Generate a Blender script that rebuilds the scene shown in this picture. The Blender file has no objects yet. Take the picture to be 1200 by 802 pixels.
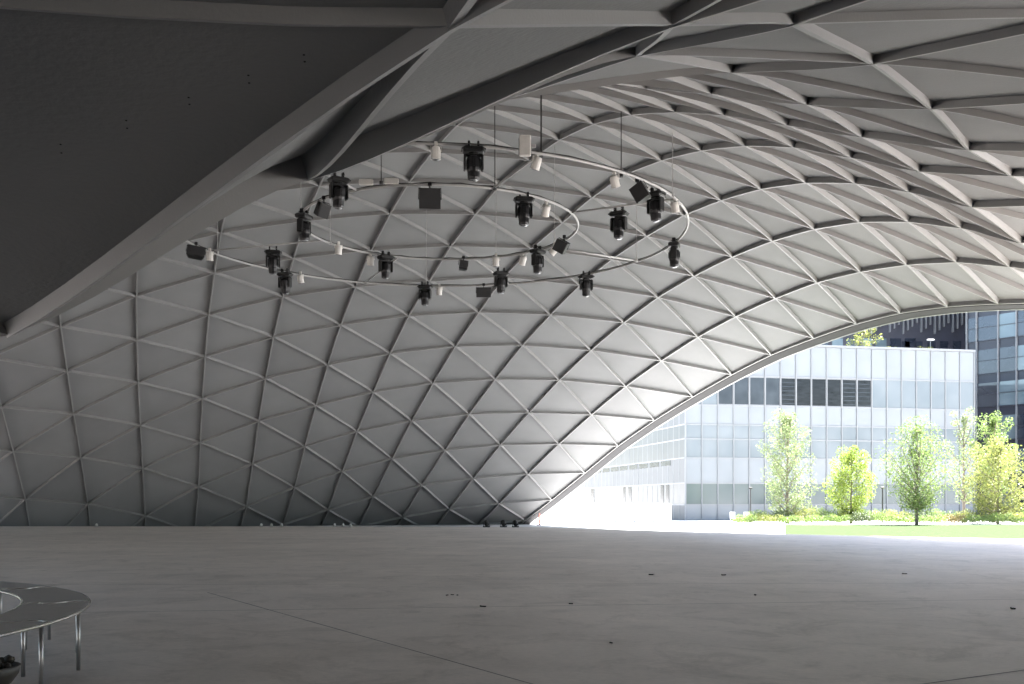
import bpy, math, random
from mathutils import Vector, Matrix
import numpy as np
random.seed(7)
R = math.radians
S = bpy.context.scene
C = S.collection

# ------------------------------------------------------------------ helpers
def tag(o, label=None, cat=None, group=None, kind=None):
    if label: o['label'] = label
    if cat: o['category'] = cat
    if group: o['group'] = group
    if kind: o['kind'] = kind
    return o

def empty(name, loc, rz=0.0):
    o = bpy.data.objects.new(name, None)
    o.empty_display_size = 0.2
    o.location = loc
    o.rotation_euler = (0, 0, rz)
    C.objects.link(o)
    return o

class MB:
    """collects vertices and faces, builds one mesh object"""
    def __init__(self):
        self.v = []; self.f = []; self.mi = []
    def add(self, vs, fs, mi=0):
        n = len(self.v)
        self.v += [tuple(p) for p in vs]
        for f in fs:
            self.f.append(tuple(n + k for k in f)); self.mi.append(mi)
        return self
    def box(self, x0, x1, y0, y1, z0, z1, M=None, mi=0):
        vs = [Vector((x, y, z)) for z in (z0, z1) for y in (y0, y1) for x in (x0, x1)]
        if M is not None: vs = [M @ p for p in vs]
        return self.add(vs, [(0, 2, 3, 1), (4, 5, 7, 6), (0, 1, 5, 4), (2, 6, 7, 3), (0, 4, 6, 2), (1, 3, 7, 5)], mi)
    def bevbox(self, x0, x1, y0, y1, z0, z1, b, M=None, mi=0):
        # box with chamfered vertical and horizontal edges
        rings = [(z0, b), (z0 + b, 0), (z1 - b, 0), (z1, b)]
        vs = []
        for z, ins in rings:
            a0, a1, c0, c1 = x0 + ins, x1 - ins, y0 + ins, y1 - ins
            vs += [(a0 + b, c0, z), (a1 - b, c0, z), (a1, c0 + b, z), (a1, c1 - b, z), (a1 - b, c1, z), (a0 + b, c1, z), (a0, c1 - b, z), (a0, c0 + b, z)]
        fs = [tuple(reversed(range(8))), tuple(range(24, 32))]
        for r in range(3):
            for k in range(8):
                fs.append((r * 8 + k, r * 8 + (k + 1) % 8, r * 8 + 8 + (k + 1) % 8, r * 8 + 8 + k))
        vs = [Vector(p) for p in vs]
        if M is not None: vs = [M @ p for p in vs]
        return self.add(vs, fs, mi)
    def lathe(self, prof, n=16, M=None, mi=0, caps=True):
        vs = []; fs = []
        for (r, z) in prof:
            for k in range(n):
                a = 2 * math.pi * k / n
                vs.append(Vector((r * math.cos(a), r * math.sin(a), z)))
        for q in range(len(prof) - 1):
            for k in range(n):
                fs.append((q * n + k, q * n + (k + 1) % n, (q + 1) * n + (k + 1) % n, (q + 1) * n + k))
        if caps:
            fs.append(tuple(reversed(range(n)))); fs.append(tuple((len(prof) - 1) * n + k for k in range(n)))
        if M is not None: vs = [M @ p for p in vs]
        return self.add(vs, fs, mi)
    def tube(self, pts, rad, n=8, closed=False, mi=0):
        pts = [Vector(p) for p in pts]
        rads = rad if isinstance(rad, (list, tuple)) else [rad] * len(pts)
        vs = []; fs = []; m = len(pts)
        up0 = None
        for k, p in enumerate(pts):
            if closed: t = pts[(k + 1) % m] - pts[k - 1]
            else: t = pts[min(k + 1, m - 1)] - pts[max(k - 1, 0)]
            t.normalize()
            if up0 is None:
                up0 = Vector((0, 0, 1)) if abs(t.z) < 0.9 else Vector((1, 0, 0))
            a = t.cross(up0)
            if a.length < 1e-4: a = t.cross(Vector((0, 1, 0)))
            a.normalize(); b = a.cross(t).normalized()
            up0 = b
            for q in range(n):
                an = 2 * math.pi * q / n
                vs.append(p + (a * math.cos(an) + b * math.sin(an)) * rads[k])
        for k in range(m if closed else m - 1):
            for q in range(n):
                fs.append((k * n + q, k * n + (q + 1) % n, ((k + 1) % m) * n + (q + 1) % n, ((k + 1) % m) * n + q))
        if not closed:
            fs.append(tuple(reversed(range(n)))); fs.append(tuple((m - 1) * n + q for q in range(n)))
        return self.add(vs, fs, mi)
    def build(self, name, mats, parent=None, smooth=False, loc=None):
        me = bpy.data.meshes.new(name)
        me.from_pydata(self.v, [], self.f)
        if not isinstance(mats, (list, tuple)): mats = [mats]
        for m in mats: me.materials.append(m)
        if len(mats) > 1: me.polygons.foreach_set('material_index', self.mi)
        if smooth: me.polygons.foreach_set('use_smooth', [True] * len(me.polygons))
        me.update()
        o = bpy.data.objects.new(name, me)
        C.objects.link(o)
        if parent is not None: o.parent = parent
        if loc is not None: o.location = loc
        return o

def children(o): return [c for c in bpy.data.objects if c.parent == o]
def copy_tree(o, parent=None):
    c = o.copy(); C.objects.link(c)
    if parent is not None: c.parent = parent
    for ch in list(o.children): copy_tree(ch, c)
    return c

# ------------------------------------------------------------------ materials
def new_mat(name):
    m = bpy.data.materials.new(name); m.use_nodes = True
    nt = m.node_tree
    return m, nt, nt.nodes['Principled BSDF']

def noise_mat(name, col, rough=0.6, var=0.12, scale=2.0, metal=0.0, bump=0.0, bscale=40.0, spec=0.5, detail=6, stretch=(1, 1, 1), rvar=0.0, obj=False):
    m, nt, b = new_mat(name)
    N = nt.nodes; Lk = nt.links
    tc = N.new('ShaderNodeTexCoord'); mp = N.new('ShaderNodeMapping'); mp.inputs['Scale'].default_value = stretch
    Lk.new(tc.outputs['Object'], mp.inputs['Vector'])
    nz = N.new('ShaderNodeTexNoise'); nz.inputs['Scale'].default_value = scale; nz.inputs['Detail'].default_value = detail
    Lk.new(mp.outputs['Vector'], nz.inputs['Vector'])
    rp = N.new('ShaderNodeValToRGB')
    rp.color_ramp.elements[0].position = 0.3; rp.color_ramp.elements[1].position = 0.7
    rp.color_ramp.elements[0].color = tuple(c * (1 - var) for c in col) + (1,)
    rp.color_ramp.elements[1].color = tuple(min(1, c * (1 + var)) for c in col) + (1,)
    Lk.new(nz.outputs['Fac'], rp.inputs['Fac']); Lk.new(rp.outputs['Color'], b.inputs['Base Color'])
    b.inputs['Roughness'].default_value = rough; b.inputs['Metallic'].default_value = metal
    b.inputs['Specular IOR Level'].default_value = spec
    if rvar:
        mr = N.new('ShaderNodeMapRange'); mr.inputs['To Min'].default_value = rough - rvar; mr.inputs['To Max'].default_value = rough + rvar
        Lk.new(nz.outputs['Fac'], mr.inputs['Value']); Lk.new(mr.outputs['Result'], b.inputs['Roughness'])
    if bump:
        n2 = N.new('ShaderNodeTexNoise'); n2.inputs['Scale'].default_value = bscale; n2.inputs['Detail'].default_value = 4
        Lk.new(mp.outputs['Vector'], n2.inputs['Vector'])
        bp = N.new('ShaderNodeBump'); bp.inputs['Strength'].default_value = bump; bp.inputs['Distance'].default_value = 0.02
        Lk.new(n2.outputs['Fac'], bp.inputs['Height']); Lk.new(bp.outputs['Normal'], b.inputs['Normal'])
    return m

M = {}
M['panel'] = noise_mat('roof panel', (0.172, 0.176, 0.179), 0.75, 0.05, 0.6, bump=0.25, bscale=30, spec=0.3)
nt = M['panel'].node_tree; b = nt.nodes['Principled BSDF']
src = b.inputs['Base Color'].links[0].from_socket
geo = nt.nodes.new('ShaderNodeNewGeometry'); mr = nt.nodes.new('ShaderNodeMapRange'); mr.inputs['To Min'].default_value = 0.93; mr.inputs['To Max'].default_value = 1.05
nt.links.new(geo.outputs['Random Per Island'], mr.inputs['Value'])
hs = nt.nodes.new('ShaderNodeHueSaturation'); nt.links.new(mr.outputs['Result'], hs.inputs['Value']); nt.links.new(src, hs.inputs['Color']); nt.links.new(hs.outputs['Color'], b.inputs['Base Color'])
M['rib'] = noise_mat('painted steel', (0.212, 0.213, 0.213), 0.5, 0.05, 1.5, bump=0.08, bscale=60, spec=0.4)
M['edge'] = noise_mat('edge steel', (0.05, 0.05, 0.052), 0.8, 0.05, 1.5, spec=0.08)
M['outer'] = noise_mat('outer roof', (0.35, 0.35, 0.35), 0.6, 0.05, 0.5)
M['pipe'] = noise_mat('grey pipe', (0.30, 0.30, 0.295), 0.5, 0.08, 6, metal=0.2)
M['legsteel'] = noise_mat('leg steel', (0.34, 0.33, 0.32), 0.38, 0.1, 6, metal=0.8)
M['black'] = noise_mat('black housing', (0.005, 0.0052, 0.0055), 0.5, 0.25, 8, spec=0.4)
M['blackm'] = noise_mat('black metal', (0.008, 0.008, 0.009), 0.38, 0.2, 10, metal=0.4)
M['white'] = noise_mat('white housing', (0.45, 0.44, 0.42), 0.45, 0.06, 6)
M['grill'] = noise_mat('speaker grille', (0.006, 0.006, 0.007), 0.7, 0.3, 60, bump=0.5, bscale=140)
M['cable'] = noise_mat('dark cable', (0.012, 0.012, 0.012), 0.6, 0.1, 5)
m, nt, b = new_mat('lens glass'); b.inputs['Base Color'].default_value = (0.25, 0.26, 0.27, 1); b.inputs['Roughness'].default_value = 0.12; b.inputs['Metallic'].default_value = 0.6; M['lens'] = m
M['steel'] = noise_mat('brushed steel', (0.36, 0.36, 0.355), 0.42, 0.12, 5, metal=0.9, stretch=(1, 6, 1), rvar=0.08)
M['steelrim'] = noise_mat('polished steel', (0.75, 0.74, 0.72), 0.18, 0.05, 8, metal=1.0)
M['bark'] = noise_mat('bark', (0.16, 0.13, 0.10), 0.9, 0.3, 12, bump=0.6, bscale=30)
M['conc'] = noise_mat('white concrete', (0.45, 0.445, 0.43), 0.7, 0.06, 2)
M['pave'] = noise_mat('pale paving', (0.74, 0.73, 0.72), 0.75, 0.08, 0.8)
M['lawn'] = noise_mat('lawn', (0.028, 0.046, 0.013), 0.9, 0.35, 3.0, bump=0.7, bscale=50, spec=0.1)
M['earth'] = noise_mat('ground', (0.74, 0.73, 0.72), 0.9, 0.15, 0.3)
M['dryleaf'] = noise_mat('dry leaf', (0.02, 0.014, 0.009), 0.8, 0.4, 30)
M['joint'] = noise_mat('joint filler', (0.16, 0.15, 0.14), 0.9, 0.3, 3)
M['coneplastic'] = noise_mat('faded red plastic', (0.7, 0.16, 0.12), 0.5, 0.1, 4)
M['post'] = noise_mat('dark post', (0.012, 0.013, 0.012), 0.5, 0.1, 4)
M['stone'] = noise_mat('dark pebbles', (0.03, 0.024, 0.018), 0.7, 0.4, 14)
M['bowl'] = noise_mat('brown rim', (0.05, 0.042, 0.035), 0.6, 0.2, 10)

def floor_mat():
    m, nt, b = new_mat('polished concrete'); N = nt.nodes; Lk = nt.links
    tc = N.new('ShaderNodeTexCoord')
    def nz(scale, detail, stretch=(1, 1, 1), rough=0.6, dist=0.0):
        mp = N.new('ShaderNodeMapping'); mp.inputs['Scale'].default_value = stretch
        Lk.new(tc.outputs['Object'], mp.inputs['Vector'])
        n = N.new('ShaderNodeTexNoise'); n.inputs['Scale'].default_value = scale; n.inputs['Detail'].default_value = detail
        n.inputs['Roughness'].default_value = rough; n.inputs['Distortion'].default_value = dist
        Lk.new(mp.outputs['Vector'], n.inputs['Vector']); return n
    big = nz(0.12, 6); mid = nz(0.6, 9, (1, .8, 1), 0.7, 0.6); fine = nz(14, 6); spots = nz(1.1, 10, (.9, .8, 1), 0.8, 1.2)
    def mix(a, c, f, mode='MULTIPLY'):
        x = N.new('ShaderNodeMix'); x.data_type = 'RGBA'; x.blend_type = mode
        x.inputs[0].default_value = f
        Lk.new(a, x.inputs[6]); Lk.new(c, x.inputs[7]); return x.outputs[2]
    def ramp(n, p0, c0, p1, c1):
        r = N.new('ShaderNodeValToRGB'); r.color_ramp.elements[0].position = p0; r.color_ramp.elements[1].position = p1
        r.color_ramp.elements[0].color = c0 + (1,); r.color_ramp.elements[1].color = c1 + (1,)
        Lk.new(n.outputs['Fac'], r.inputs['Fac']); return r.outputs['Color']
    base = ramp(big, 0.3, (0.62, 0.55, 0.49), 0.7, (0.77, 0.69, 0.62))
    c = mix(base, ramp(mid, 0.32, (0.70, 0.69, 0.68), 0.66, (1.08, 1.08, 1.08)), 0.6)
    c = mix(c, ramp(spots, 0.36, (0.60, 0.585, 0.57), 0.50, (1, 1, 1)), 0.55)
    c = mix(c, ramp(fine, 0.3, (0.90, 0.90, 0.90), 0.7, (1.06, 1.06, 1.06)), 0.8)
    Lk.new(c, b.inputs['Base Color'])
    mr = N.new('ShaderNodeMapRange'); mr.inputs['To Min'].default_value = 0.40; mr.inputs['To Max'].default_value = 0.62
    Lk.new(mid.outputs['Fac'], mr.inputs['Value']); Lk.new(mr.outputs['Result'], b.inputs['Roughness'])
    b.inputs['Specular IOR Level'].default_value = 0.35
    bp = N.new('ShaderNodeBump'); bp.inputs['Strength'].default_value = 0.12; bp.inputs['Distance'].default_value = 0.01
    Lk.new(fine.outputs['Fac'], bp.inputs['Height']); Lk.new(bp.outputs['Normal'], b.inputs['Normal'])
    return m
M['floor'] = floor_mat()

def leaf_mat(name, c1, c2, trans=0.45):
    m, nt, b = new_mat(name); N = nt.nodes; Lk = nt.links
    geo = N.new('ShaderNodeNewGeometry')
    rp = N.new('ShaderNodeValToRGB'); rp.color_ramp.elements[0].color = c1 + (1,); rp.color_ramp.elements[1].color = c2 + (1,)
    Lk.new(geo.outputs['Random Per Island'], rp.inputs['Fac'])
    Lk.new(rp.outputs['Color'], b.inputs['Base Color']); b.inputs['Roughness'].default_value = 0.5
    tr = N.new('ShaderNodeBsdfTranslucent'); Lk.new(rp.outputs['Color'], tr.inputs['Color'])
    mx = N.new('ShaderNodeMixShader'); mx.inputs[0].default_value = trans
    Lk.new(b.outputs[0], mx.inputs[1]); Lk.new(tr.outputs[0], mx.inputs[2])
    Lk.new(mx.outputs[0], N['Material Output'].inputs['Surface'])
    return m
M['leaf_pale'] = leaf_mat('pale leaves', (0.122, 0.166, 0.058), (0.216, 0.259, 0.115), 0.5)
M['leaf_lime'] = leaf_mat('lime leaves', (0.144, 0.216, 0.029), (0.259, 0.317, 0.050), 0.5)
M['leaf_green'] = leaf_mat('fresh green leaves', (0.094, 0.151, 0.036), (0.194, 0.259, 0.072), 0.5)
M['leaf_olive'] = leaf_mat('yellow green leaves', (0.122, 0.151, 0.036), (0.259, 0.274, 0.072), 0.5)
M['leaf_dark'] = leaf_mat('dark leaves', (0.036, 0.054, 0.022), (0.086, 0.122, 0.036), 0.35)
M['leaf_rust'] = leaf_mat('rusty leaves', (0.144, 0.137, 0.043), (0.230, 0.166, 0.072), 0.4)

def glass_mat(name, c1, c2, rough=0.12, spec=0.5, scale=0.3, stretch=(1, 1, 1)):
    m = noise_mat(name, c1, rough, 0.0, scale, spec=spec, stretch=stretch, detail=2)
    rp = [n for n in m.node_tree.nodes if n.type == 'VALTORGB'][0]
    rp.color_ramp.elements[0].color = c1 + (1,); rp.color_ramp.elements[1].color = c2 + (1,)
    return m
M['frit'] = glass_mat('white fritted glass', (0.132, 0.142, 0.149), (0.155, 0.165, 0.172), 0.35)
M['fritl'] = glass_mat('darkened fritted glass', (0.040, 0.043, 0.045), (0.050, 0.054, 0.056), 0.45)  # copy of frit, colour darkened to offset strong light on the left wing
M['frit2l'] = glass_mat('darkened blue glass', (0.018, 0.022, 0.025), (0.030, 0.034, 0.037), 0.3)  # blue and green bands of the left wing, darkened against the same light
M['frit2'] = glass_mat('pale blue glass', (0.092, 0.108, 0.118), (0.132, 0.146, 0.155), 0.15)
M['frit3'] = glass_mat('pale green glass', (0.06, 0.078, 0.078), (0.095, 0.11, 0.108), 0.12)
M['winglass'] = glass_mat('dim window glass', (0.006, 0.007, 0.008), (0.016, 0.018, 0.02), 0.15, 0.25, 1.2, (1, 1, 4))
M['winblue'] = glass_mat('bluish window glass', (0.016, 0.020, 0.025), (0.040, 0.047, 0.054), 0.15, 0.4, 0.5)
M['darkglass'] = glass_mat('dark tower glass', (0.010, 0.013, 0.021), (0.028, 0.034, 0.045), 0.05, 0.9, 0.25)
M['lightglass'] = glass_mat('reflecting tower glass', (0.05, 0.075, 0.09), (0.12, 0.155, 0.165), 0.04, 0.9, 0.2)
M['spandrel'] = glass_mat('dark spandrel', (0.013, 0.014, 0.022), (0.022, 0.024, 0.033), 0.3)
M['alum'] = noise_mat('white aluminium', (0.15, 0.154, 0.157), 0.4, 0.03, 2)
M['rearwall'] = noise_mat('dark cladding', (0.025, 0.026, 0.036), 0.6, 0.2, 0.6)
NODE_ROWS=[  # rib crossings; unseen outer rows added and shaped to control light inside
(-4,-4,"-26.61,18.20,-0.29 -28.47,22.24,1.60 -30.24,26.26,2.86 -31.95,30.24,3.42 -33.58,34.14,3.26 -35.12,37.92,2.37 -36.58,41.54,0.73"),
(-3,-7,"-18.75,9.66,-0.86 -21.07,13.70,1.77 -23.13,17.70,4.19 -25.01,21.69,6.24 -26.79,25.67,7.78 -28.49,29.62,8.73 -30.15,33.52,9.01 -31.73,37.34,8.62 -33.22,41.04,7.56 -34.61,44.61,5.84 -35.77,48.03,3.71 -36.69,51.33,0.89"),
(-2,-8,"-14.96,9.37,2.06 -17.36,13.35,4.43 -19.46,17.31,6.76 -21.36,21.25,8.84 -23.13,25.18,10.53 -24.83,29.10,11.73 -26.47,32.97,12.35 -28.06,36.80,12.36 -29.60,40.54,11.74 -31.04,44.17,10.51 -32.37,47.67,8.71 -33.48,51.05,6.54 -34.38,54.31,3.90 -35.09,57.42,1.08"),
(-1,-13,"-0.68,-4.86,-0.16 -2.91,-1.68,0.00 -5.73,1.80,0.38 -8.59,5.49,1.51 -11.25,9.30,3.24 -13.60,13.16,5.33 -15.69,17.05,7.49 -17.57,20.93,9.52 -19.31,24.81,11.26 -20.97,28.67,12.59 -22.58,32.52,13.43 -24.16,36.33,13.74 -25.70,40.08,13.47 -27.19,43.74,12.62 -28.58,47.29,11.22 -29.84,50.73,9.35 -30.91,54.07,7.13 -31.80,57.28,4.68 -32.53,60.38,1.88 -33.17,63.36,-1.46"),
(0,-18,"7.52,-14.34,0.03 5.90,-11.64,0.60 4.28,-8.93,1.12 2.57,-6.25,1.05 1.04,-3.52,1.15 1.05,-0.70,2.53 -4.20,2.66,2.77 -5.62,5.89,1.98 -8.06,9.50,3.49 -10.19,13.20,5.43 -12.11,16.95,7.47 -13.88,20.74,9.43 -15.54,24.54,11.15 -17.12,28.36,12.55 -18.67,32.16,13.52 -20.20,35.95,14.02 -21.71,39.69,14.01 -23.20,43.36,13.46 -24.64,46.94,12.38 -25.99,50.42,10.81 -27.18,53.80,8.86 -28.20,57.08,6.61 -29.08,60.26,4.33 -29.82,63.34,1.55 -30.59,66.34,-2.29"),
(1,-20,"6.25,-14.95,-0.27 5.61,-12.36,0.41 4.98,-9.78,1.04 4.35,-7.19,1.62 3.72,-4.61,2.14 2.23,-1.97,2.21 2.45,0.56,2.95 -0.19,3.30,2.85 -3.17,6.52,2.39 -5.26,9.89,3.84 -7.07,13.40,5.67 -8.75,17.00,7.61 -10.34,20.66,9.49 -11.87,24.37,11.19 -13.35,28.11,12.61 -14.82,31.87,13.68 -16.28,35.62,14.32 -17.74,39.34,14.51 -19.20,43.01,14.22 -20.65,46.61,13.44 -22.05,50.12,12.17 -23.37,53.53,10.45 -24.47,56.87,8.56 -25.48,60.11,6.48 -26.39,63.27,4.09 -27.22,66.35,1.23 -28.10,69.39,-2.61"),
(2,-21,"9.45,-13.38,-0.13 8.20,-10.79,0.61 6.96,-8.19,1.30 5.72,-5.60,1.93 4.47,-3.00,2.50 3.23,-0.41,3.02 3.64,2.38,3.44 0.74,4.78,3.54 -1.45,7.42,3.66 -2.75,10.48,4.62 -4.15,13.76,6.15 -5.55,17.19,7.91 -6.93,20.72,9.67 -8.30,24.31,11.31 -9.66,27.96,12.73 -11.02,31.65,13.85 -12.39,35.35,14.60 -13.79,39.04,14.95 -15.20,42.71,14.86 -16.63,46.31,14.34 -18.02,49.84,13.37 -19.37,53.29,11.98 -20.56,56.68,10.25 -21.68,59.97,8.30 -22.71,63.18,6.05 -23.69,66.32,3.53 -24.62,69.42,0.43 -25.75,72.47,-2.97"),
(3,-23,"11.70,-15.32,0.15 10.49,-12.61,0.89 9.28,-9.90,1.58 8.07,-7.19,2.21 6.86,-4.49,2.78 5.65,-1.78,3.30 4.60,0.93,3.55 3.24,3.63,3.87 1.72,6.32,4.26 1.05,8.58,5.05 -0.20,11.27,5.71 -1.32,14.28,6.91 -2.45,17.53,8.35 -3.61,20.90,9.92 -4.80,24.36,11.47 -6.02,27.90,12.85 -7.27,31.50,13.99 -8.54,35.13,14.82 -9.85,38.79,15.27 -11.20,42.43,15.33 -12.58,46.04,15.00 -13.96,49.58,14.28 -15.28,53.07,13.12 -16.56,56.48,11.60 -17.75,59.81,9.77 -18.89,63.06,7.68 -19.98,66.25,5.18 -21.04,69.38,2.40 -22.24,72.48,-0.77 -23.60,75.59,-3.36"),
(4,-24,"14.88,-14.49,-0.10 13.53,-11.77,0.70 12.18,-9.05,1.44 10.84,-6.32,2.13 9.49,-3.60,2.76 8.14,-0.87,3.33 6.80,1.85,3.85 5.54,4.55,4.21 4.10,7.30,4.76 3.39,9.73,5.47 2.59,12.20,6.42 1.65,14.93,7.63 0.61,18.01,8.75 -0.37,21.21,10.12 -1.37,24.52,11.56 -2.44,27.94,12.88 -3.56,31.44,14.00 -4.73,34.98,14.88 -5.94,38.58,15.43 -7.22,42.19,15.59 -8.53,45.78,15.38 -9.87,49.34,14.80 -11.16,52.85,13.84 -12.47,56.28,12.54 -13.76,59.63,10.89 -15.00,62.92,8.89 -16.21,66.14,6.54 -17.39,69.30,3.90 -18.61,72.44,1.04 -20.13,75.56,-1.62 -21.66,78.72,-3.94"),
(5,-24,"14.14,-10.36,-0.22 13.17,-7.77,0.67 12.20,-5.17,1.51 11.23,-2.58,2.29 10.26,0.01,3.01 9.29,2.61,3.68 8.32,5.20,4.29 7.22,7.83,4.79 6.38,10.39,5.46 5.32,13.14,6.35 4.51,15.82,7.44 3.59,18.65,8.73 2.81,21.66,10.03 1.99,24.80,11.39 1.08,28.06,12.72 0.09,31.45,13.77 -0.96,34.91,14.67 -2.06,38.40,15.36 -3.24,41.97,15.58 -4.51,45.54,15.50 -5.78,49.09,15.07 -7.16,52.61,14.19 -8.48,56.05,13.04 -9.85,59.42,11.55 -11.18,62.73,9.70 -12.51,65.96,7.53 -13.85,69.14,5.09 -15.20,72.28,2.38 -16.71,75.45,-0.31 -18.26,78.64,-2.58"),
(6,-23,"15.29,-5.29,0.31 14.30,-2.57,1.28 13.31,0.14,2.19 12.32,2.86,3.05 11.33,5.57,3.85 10.34,8.29,4.59 9.36,10.96,5.22 8.36,13.72,6.02 7.31,16.56,7.00 6.54,19.33,8.19 5.91,22.18,9.45 5.18,25.18,10.79 4.47,28.30,12.05 3.64,31.54,13.19 2.76,34.89,14.14 1.76,38.33,14.81 0.74,41.80,15.20 -0.49,45.30,15.29 -1.73,48.83,14.97 -3.09,52.32,14.33 -4.45,55.78,13.30 -5.91,59.15,12.03 -7.37,62.47,10.35 -8.82,65.72,8.36 -10.32,68.92,6.08 -11.84,72.08,3.51 -13.39,75.25,0.78 -14.92,78.49,-1.46 -16.45,81.75,-3.52"),
(7,-25,"18.46,-8.41,-0.45 17.56,-5.59,0.56 16.66,-2.78,1.52 15.76,0.04,2.42 14.86,2.86,3.26 13.96,5.68,4.05 13.06,8.49,4.78 12.16,11.31,5.45 11.27,14.09,6.02 10.36,16.95,6.75 9.56,19.80,7.61 8.93,22.65,8.61 8.39,25.53,9.87 7.78,28.52,11.16 7.13,31.65,12.28 6.40,34.89,13.24 5.53,38.22,14.01 4.56,41.60,14.56 3.50,45.08,14.67 2.38,48.55,14.52 0.99,52.01,14.13 -0.42,55.44,13.45 -1.88,58.86,12.18 -3.41,62.19,10.74 -5.00,65.46,8.90 -6.66,68.67,6.76 -8.33,71.84,4.38 -10.06,75.01,1.77 -11.60,78.27,-0.53 -13.09,81.57,-2.56 -14.59,84.88,-4.50"),
(8,-25,"19.40,-5.91,1.04 18.64,-3.03,1.94 17.89,-0.14,2.79 17.13,2.74,3.59 16.38,5.63,4.32 15.62,8.51,5.00 14.87,11.40,5.63 14.11,14.28,6.20 13.33,17.15,6.69 12.60,20.05,7.28 11.99,22.95,7.97 11.51,25.84,8.74 11.04,28.73,9.99 10.54,31.73,11.16 9.92,34.86,12.14 9.19,38.11,12.92 8.38,41.43,13.47 7.45,44.80,13.81 6.29,48.25,13.80 4.99,51.70,13.52 3.62,55.13,12.94 2.18,58.52,11.99 0.63,61.87,10.76 -1.05,65.16,9.12 -2.83,68.40,7.19 -4.64,71.59,4.96 -6.50,74.77,2.58 -8.25,78.01,0.21 -9.73,81.34,-1.75 -11.18,84.69,-3.62"),
(9,-25,"20.29,-3.32,2.05 19.71,-0.38,2.90 19.12,2.55,3.70 18.53,5.48,4.44 17.94,8.42,5.13 17.35,11.35,5.76 16.76,14.28,6.33 16.18,17.21,6.85 15.55,20.15,7.22 15.00,23.08,7.64 14.56,26.01,8.11 14.26,28.93,8.62 13.84,31.82,9.81 13.36,34.84,10.82 12.78,37.97,11.66 12.07,41.22,12.26 11.23,44.55,12.63 10.22,47.93,12.75 9.05,51.34,12.61 7.74,54.75,12.23 6.30,58.15,11.48 4.71,61.52,10.42 2.97,64.83,9.03 1.13,68.10,7.27 -0.80,71.31,5.31 -2.80,74.51,3.07 -4.72,77.74,0.83 -6.28,81.08,-1.06 -7.74,84.45,-2.83"),
(10,-25,"21.19,-0.63,2.63 20.78,2.33,3.49 20.37,5.30,4.28 19.97,8.26,5.03 19.56,11.23,5.71 19.15,14.20,6.34 18.74,17.16,6.92 18.33,20.13,7.43 17.88,23.10,7.65 17.51,26.06,7.87 17.28,28.99,8.11 17.18,31.89,8.39 16.76,34.81,9.30 16.28,37.85,10.16 15.67,41.01,10.79 14.93,44.27,11.24 14.06,47.59,11.49 13.00,50.97,11.43 11.78,54.37,11.15 10.40,57.76,10.61 8.85,61.14,9.75 7.10,64.48,8.61 5.22,67.77,7.12 3.22,71.02,5.37 1.14,74.23,3.39 -0.96,77.46,1.26 -2.69,80.79,-0.48 -4.22,84.18,-2.13 -5.68,87.59,-3.81"),
(11,-18,"20.54,23.03,7.98 20.29,26.05,8.01 20.12,29.01,8.02 20.07,31.92,8.01 20.14,34.81,7.96 19.71,37.75,8.66 19.20,40.80,9.21 18.55,44.00,9.70 17.78,47.28,10.03 16.87,50.60,10.11 15.76,53.97,9.94 14.40,57.37,9.56 12.92,60.75,8.88 11.22,64.11,7.92 9.30,67.44,6.72 7.26,70.71,5.23 5.22,73.93,3.47 2.98,77.16,1.56 1.02,80.49,-0.05 -0.65,83.89,-1.53 -2.15,87.33,-3.08")]
# ------------------------------------------------------------------ camera, light
cam_d = bpy.data.cameras.new('camera'); cam = bpy.data.objects.new('camera', cam_d); C.objects.link(cam)
EYE = 1.34
cam.location = (0, 0, EYE); cam.rotation_euler = (R(90), 0, 0)
cam_d.sensor_width = 36; cam_d.lens = 36 * 1210 / 1200.0; cam_d.shift_y = 189 / 1200.0
cam_d.clip_start = 0.05; cam_d.clip_end = 6000
S.camera = cam

EL = R(61); AZX, AZY = 0.80, 0.60         # direction to the sun (plan)
sd = Vector((AZX * math.cos(EL), AZY * math.cos(EL), math.sin(EL)))
sun_d = bpy.data.lights.new('sun', 'SUN'); sun_d.energy = 5.0; sun_d.angle = R(0.5); sun_d.color = (1, 0.975, 0.94)
sun = bpy.data.objects.new('sun', sun_d); C.objects.link(sun)
sun.rotation_euler = (-sd).to_track_quat('-Z', 'Y').to_euler(); sun.location = (60, 90, 120)
w = bpy.data.worlds.new('World'); S.world = w; w.use_nodes = True
bg = w.node_tree.nodes['Background']; sky = w.node_tree.nodes.new('ShaderNodeTexSky')
sky.sky_type = 'NISHITA'; sky.sun_disc = False; sky.sun_elevation = EL; sky.sun_rotation = math.atan2(AZX, AZY)
sky.dust_density = 2.0; sky.ozone_density = 1.0
w.node_tree.links.new(sky.outputs['Color'], bg.inputs['Color']); bg.inputs['Strength'].default_value = 0.075
S.view_settings.view_transform = 'Standard'; S.view_settings.look = 'None'; S.view_settings.gamma = 1
S.view_settings.exposure = 3.48
S.cycles.max_bounces = 10; S.cycles.diffuse_bounces = 7; S.cycles.glossy_bounces = 4; S.cycles.transmission_bounces = 4
S.cycles.use_denoising = True
S.cycles.caustics_reflective = False; S.cycles.caustics_refractive = False

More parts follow.
